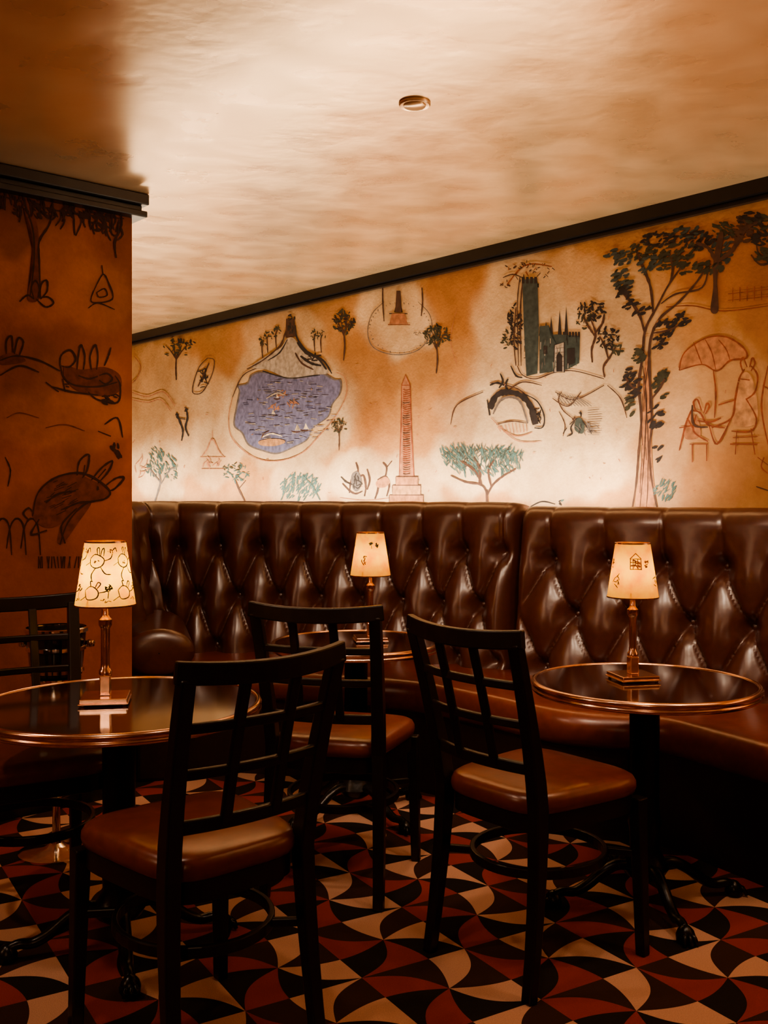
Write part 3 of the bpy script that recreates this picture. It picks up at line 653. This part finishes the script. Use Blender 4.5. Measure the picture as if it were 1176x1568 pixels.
make_chair(-.43,2.29,(-.66,.75)); make_chair(.415,2.72,(.78,.63)); make_chair(-.13,3.245,(.26,.965)); make_chair(-1.03,2.96,(.5,-.85))

# ------------------------------------------------------------------ tables
TZ=.66
def make_table(x,y,r,rot):
    e=empty('cocktail_table',(x,y,0),rot)
    t=MB(); t.lathe([(r-.03,TZ-.03),(r-.008,TZ-.028),(r-.008,TZ-.0005),(r-.03,TZ),(.001,TZ)],96); t.obj('table_top',[M_TOP],e,smooth=True,angle=30)
    t=MB(); t.lathe([(r-.009,TZ-.030),(r-.001,TZ-.029),(r+.003,TZ-.024),(r+.003,TZ-.018),(r-.002,TZ-.016),(r+.002,TZ-.013),(r+.004,TZ-.006),(r+.001,TZ+.001),(r-.006,TZ+.003),(r-.012,TZ+.0015),(r-.012,TZ-.002)],96,cap=False); t.obj('copper_rim',[M_COPPER],e,smooth=True)
    c=MB(); c.lathe([(.12,TZ-.030),(.12,TZ-.037),(.05,TZ-.045),(.045,TZ-.06),(.043,.30),(.046,.26),(.052,.24),(.046,.22),(.043,.16),(.06,.13),(.072,.105),(.06,.085),(.045,.075),(.03,.065)],40); c.obj('column',[M_IRON],e,smooth=True,angle=50)
    f=MB()
    for k in range(4):
        a=k*math.pi/2; d=Vector((math.cos(a),math.sin(a),0))
        prof=[(.03,.10),(.08,.115),(.13,.095),(.18,.058),(.22,.04),(.255,.042),(.28,.035)]
        pr=cat(prof,4); n=len(pr)
        f.sweep([d*p+Vector((0,0,z)) for p,z in pr],[.044-.018*i/n for i in range(n)],[.036-.010*i/n for i in range(n)],ref=(0,0,1),rnd=True)
        c0=d*.285
        f.lathe([(.002,.0),(.02,.0),(.026,.008),(.027,.02),(.022,.034),(.012,.044),(.003,.048)],16,c=(c0.x,c0.y,0))
        for q in(-.5,0,.5):
            dd=Matrix.Rotation(q,3,'Z')@d; f.sweep([c0+dd*.012+Vector((0,0,.03)),c0+dd*.03+Vector((0,0,.022)),c0+dd*.038+Vector((0,0,.006))],.012,.012,ref=(0,0,1),rnd=True)
    f.obj('cast_base',[M_IRON],e,smooth=True); return e
make_table(-.72,2.75,.382,R(20)); make_table(.785,3.05,.335,R(8)); make_table(-.107,3.87,.32,R(40))

# ------------------------------------------------------------------ lamps
LAMPW=.62
def make_lamp(x,y,rot,k,style):
    e=empty('table_lamp',(x,y,TZ+.0005),rot); e.scale=(k,k,k)
    b=MB(); b.box((0,0,.006),(.125,.125,.004)); b.box((0,0,.0135),(.118,.118,.011))
    for sx in(-1,1):
        for sy in(-1,1): b.box((sx*.052,sy*.052,.002),(.01,.01,.004))
    b.obj('base_plate',[M_COPPER],e,bevel=.002)
    b=MB(); b.box((0,0,.045),(.028,.028,.052)); b.obj('stem_block',[M_COPPER],e,bevel=.003)
    b=MB(); b.lathe([(.013,.07),(.0165,.073),(.0165,.082),(.0125,.087),(.0115,.10),(.0115,.19),(.0135,.194),(.017,.2),(.017,.214),(.011,.22),(.009,.225),(.009,.262),(.02,.264),(.02,.268),(.006,.27),(.006,.285)],28); b.obj('stem',[M_COPPER],e,smooth=True,angle=40)
    z0,z1,r0,r1=.252,.415,.077,.052
    b=MB(); b.lathe([(r0,z0),(r1,z1)],56,cap=False); sh=b.obj('shade',[M_SHADE],e,smooth=True)
    b=MB()
    for r,z in((r0,z0),(r1,z1)): b.sweep([(r*math.cos(q*.1122),r*math.sin(q*.1122),z) for q in range(56)],.0022,.004,ref=(0,0,1),closed=True)
    for q in range(3):
        a=q*2.094; b.sweep([(.005*math.cos(a),.005*math.sin(a),.275),(.072*math.cos(a),.072*math.sin(a),.27)],.002,.002,ref=(0,0,1))
    b.obj('shade_rings',[M_COPPER],e)
    def fn(px,py,o): # px: mm around, py: mm down from the top
        t=py/163; r=r1+(r0-r1)*t+.0006; a=-math.pi/2-rot+px/62.0; return Vector((r*math.cos(a),r*math.sin(a),z1-(z1-z0)*t))
    g=Mural(fn); rs=random.getstate(); random.seed(style)
    if style==1:
        # small dancing rabbits and trees
        for c0 in(-150,-75,0,75,150):
            for p in ([(-24,40),(-12,30),(4,34),(14,44),(8,58),(-8,64),(-22,56),(-24,40)],[(4,34),(8,18),(14,16),(12,34)],[(-4,32),(-6,16),(0,14),(2,32)],[(-8,64),(-18,82),(-14,98)],[(4,60),(16,78),(30,80)],[(14,46),(30,40),(36,28)],[(-24,50),(-38,58)],[(-30,120),(-18,110),(-6,114),(2,126),(-4,140),(-24,142),(-30,120)],[(-6,114),(0,100),(6,104),(-2,116)],[(-16,112),(-18,98),(-12,98)],[(2,126),(18,122),(28,110)],[(-28,136),(-42,146)],[(22,140),(24,120)],[(-40,22),(-30,14),(-26,24)]): g.line([(c0+a,b_) for a,b_ in p],2.4,'brown')
            g.leaves(c0+24,114,10,8,16,3.5,'olive'); g.leaves(c0-6,48,6,6,4,3,'red'); g.leaves(c0+32,22,8,5,8,3,'red'); g.scrib(c0+16,145,14,6,6,1.5,'red')
    elif style==2:
        for c0 in(-120,0,120):
            for p in ([(-18,45),(-18,75),(14,75),(14,45),(-18,45)],[(-20,45),(-2,28),(16,45)],[(-18,55),(14,55)],[(-10,45),(-10,75)],[(4,45),(4,75)],[(-18,65),(14,65)]): g.line([(c0+a-4,b_) for a,b_ in p],3.6,'red',False)
            g.scrib(c0-6,60,16,14,16,2.4,'red'); g.leaves(c0+30,60,8,14,16,4,'red'); g.scrib(c0+60,110,14,20,8,2,'brown')
    else:
        for c0 in(-120,0,120):
            g.leaves(c0+4,40,6,6,12,5,'olive'); g.line([(c0+4,44),(c0+6,58)],3.5,'brown'); g.leaves(c0+28,45,6,7,12,5,'dark'); g.scrib(c0-22,100,12,20,8,3,'red')
    random.setstate(rs)
    g.b.obj('shade_drawing',[INK[q] for q in INKN],e)
    l=bpy.data.lights.new('lamp_bulb','POINT'); l.energy=LAMPW*(1.8 if style==1 else 1); l.color=(1,.78,.30) if style==1 else (1,.68,.20); l.shadow_soft_size=.018
    lo=bpy.data.objects.new('bulb',l); lo.location=(0,0,.325); lo.parent=e; sc.collection.objects.link(lo)
make_lamp(-.757,2.75,R(10),1.05,1); make_lamp(.757,3.08,R(12),1.0,2); make_lamp(-.052,3.88,R(8),1.0,3)

# ------------------------------------------------------------------ champagne bucket on stand
e=empty('champagne_bucket_stand',(-1.12,3.46,0))
b=MB(); b.lathe([(.05,.60),(.075,.602),(.085,.61),(.10,.765),(.096,.765),(.082,.62),(.01,.615)],48,cap=False); b.obj('bucket',[M_BLACKGL],e,smooth=True,angle=40)
b=MB()
for r,z in((.100,.762),(.0935,.70),(.0865,.625)): b.lathe([(r-.001,z-.009),(r+.005,z-.006),(r+.005,z+.006),(r-.001,z+.009)],48,cap=False)
for a in(0,math.pi): b.lathe([(.004,-.014),(.015,-.010),(.018,0),(.015,.010),(.003,.014)],16,c=(.115*math.cos(a),.115*math.sin(a)-.0,.715))
b.lathe([(.08,.595),(.085,.60),(.05,.603)],40,cap=False)
b.lathe([(.125,.0),(.125,.008),(.11,.014),(.04,.022),(.02,.035),(.014,.06),(.012,.18),(.02,.19),(.024,.2),(.02,.21),(.012,.22),(.012,.56),(.03,.58),(.075,.6)],40,cap=True)
b.obj('stand',[M_CHROME],e,smooth=True,angle=40)

# ------------------------------------------------------------------ ceiling fixture
e=empty('ceiling_speaker_cover',(.096,3.17,CEIL))
b=MB(); b.lathe([(.035,-.001),(.035,-.008),(.046,-.010),(.050,-.006),(.050,-.001)],48); b.obj('ring',[M_CEIL],e,smooth=True,angle=30)
b=MB(); b.lathe([(.036,-.0085),(.034,-.012),(.001,-.012)],40); b.obj('disc',[M_CEIL],e,smooth=True)

# ------------------------------------------------------------------ lights
def area(name,p,target,sx,sy,pw,col):
    l=bpy.data.lights.new(name,'AREA'); l.shape='RECTANGLE'; l.size=sx; l.size_y=sy; l.energy=pw; l.color=col
    o=bpy.data.objects.new(name,l); o.location=p; sc.collection.objects.link(o)
    z=-(Vector(target)-Vector(p)).normalized() # light shines along -Z
    xax=V.copy(); yax=z.cross(xax).normalized(); xax=yax.cross(z).normalized()
    o.rotation_euler=Matrix((xax,yax,z)).transposed().to_euler(); return o
def spot(name,p,t,pw,col,ang=80,bl=.9,rad=.04):
    l=bpy.data.lights.new(name,'SPOT'); l.energy=pw; l.color=col; l.spot_size=R(ang); l.spot_blend=bl; l.shadow_soft_size=rad
    o=bpy.data.objects.new(name,l); o.location=p; sc.collection.objects.link(o)
    o.rotation_euler=(Vector(t)-Vector(p)).to_track_quat('-Z','Y').to_euler()
W=(1,.80,.57)
for i,(sa,sb) in enumerate(((-7.8,-5.4),(-5.4,-3.4),(-3.4,-1.2),(-1.2,1.0))):
    mid=(sa+sb)/2
    area('cove_light',room(mid,WALL_N-.19,1.105),room(mid,WALL_N-.25,1.8),sb-sa,.05,[36,34,37,42][i],W)
for i,(x,y,tx,ty,pw,rad) in enumerate(((-.7,1.7,-.5,2.6,25,.06),(.35,1.9,.55,2.9,30,.06),(1.35,2.2,1.2,3.4,42,.06),(-.2,2.35,-.1,4.6,78,.07),(.7,2.35,.9,4.2,64,.07),(-1.9,2.2,-1.0,2.95,46,.06))):
    spot('ceiling_downlight',(x,y,CEIL-.03),(tx,ty,.6),pw,(1,.72,.50),85,.9,rad)
# added warm fill points behind the camera, brightening the ceiling and room
for p,pw in ((room(1.2,-1.6,1.9),32),(room(-3.0,-1.8,1.9),30)):
    l=bpy.data.lights.new('room_fill','POINT'); l.energy=pw; l.color=(1,.66,.40); l.shadow_soft_size=.12
    o=bpy.data.objects.new('room_fill',l); o.location=p; sc.collection.objects.link(o)
w=bpy.data.worlds.new('world'); sc.world=w; w.use_nodes=True; w.node_tree.nodes['Background'].inputs[0].default_value=(.05,.025,.015,1); w.node_tree.nodes['Background'].inputs[1].default_value=.3

# ------------------------------------------------------------------ camera
cd=bpy.data.cameras.new('camera'); cam=bpy.data.objects.new('camera',cd); sc.collection.objects.link(cam)
cam.location=(0,0,H); cam.rotation_euler=(R(90),0,0); cd.sensor_fit='VERTICAL'; cd.sensor_height=36; cd.sensor_width=27
cd.lens=F/1568*36; cd.shift_y=-(784-HY)/1568; cd.clip_start=.05
sc.camera=cam
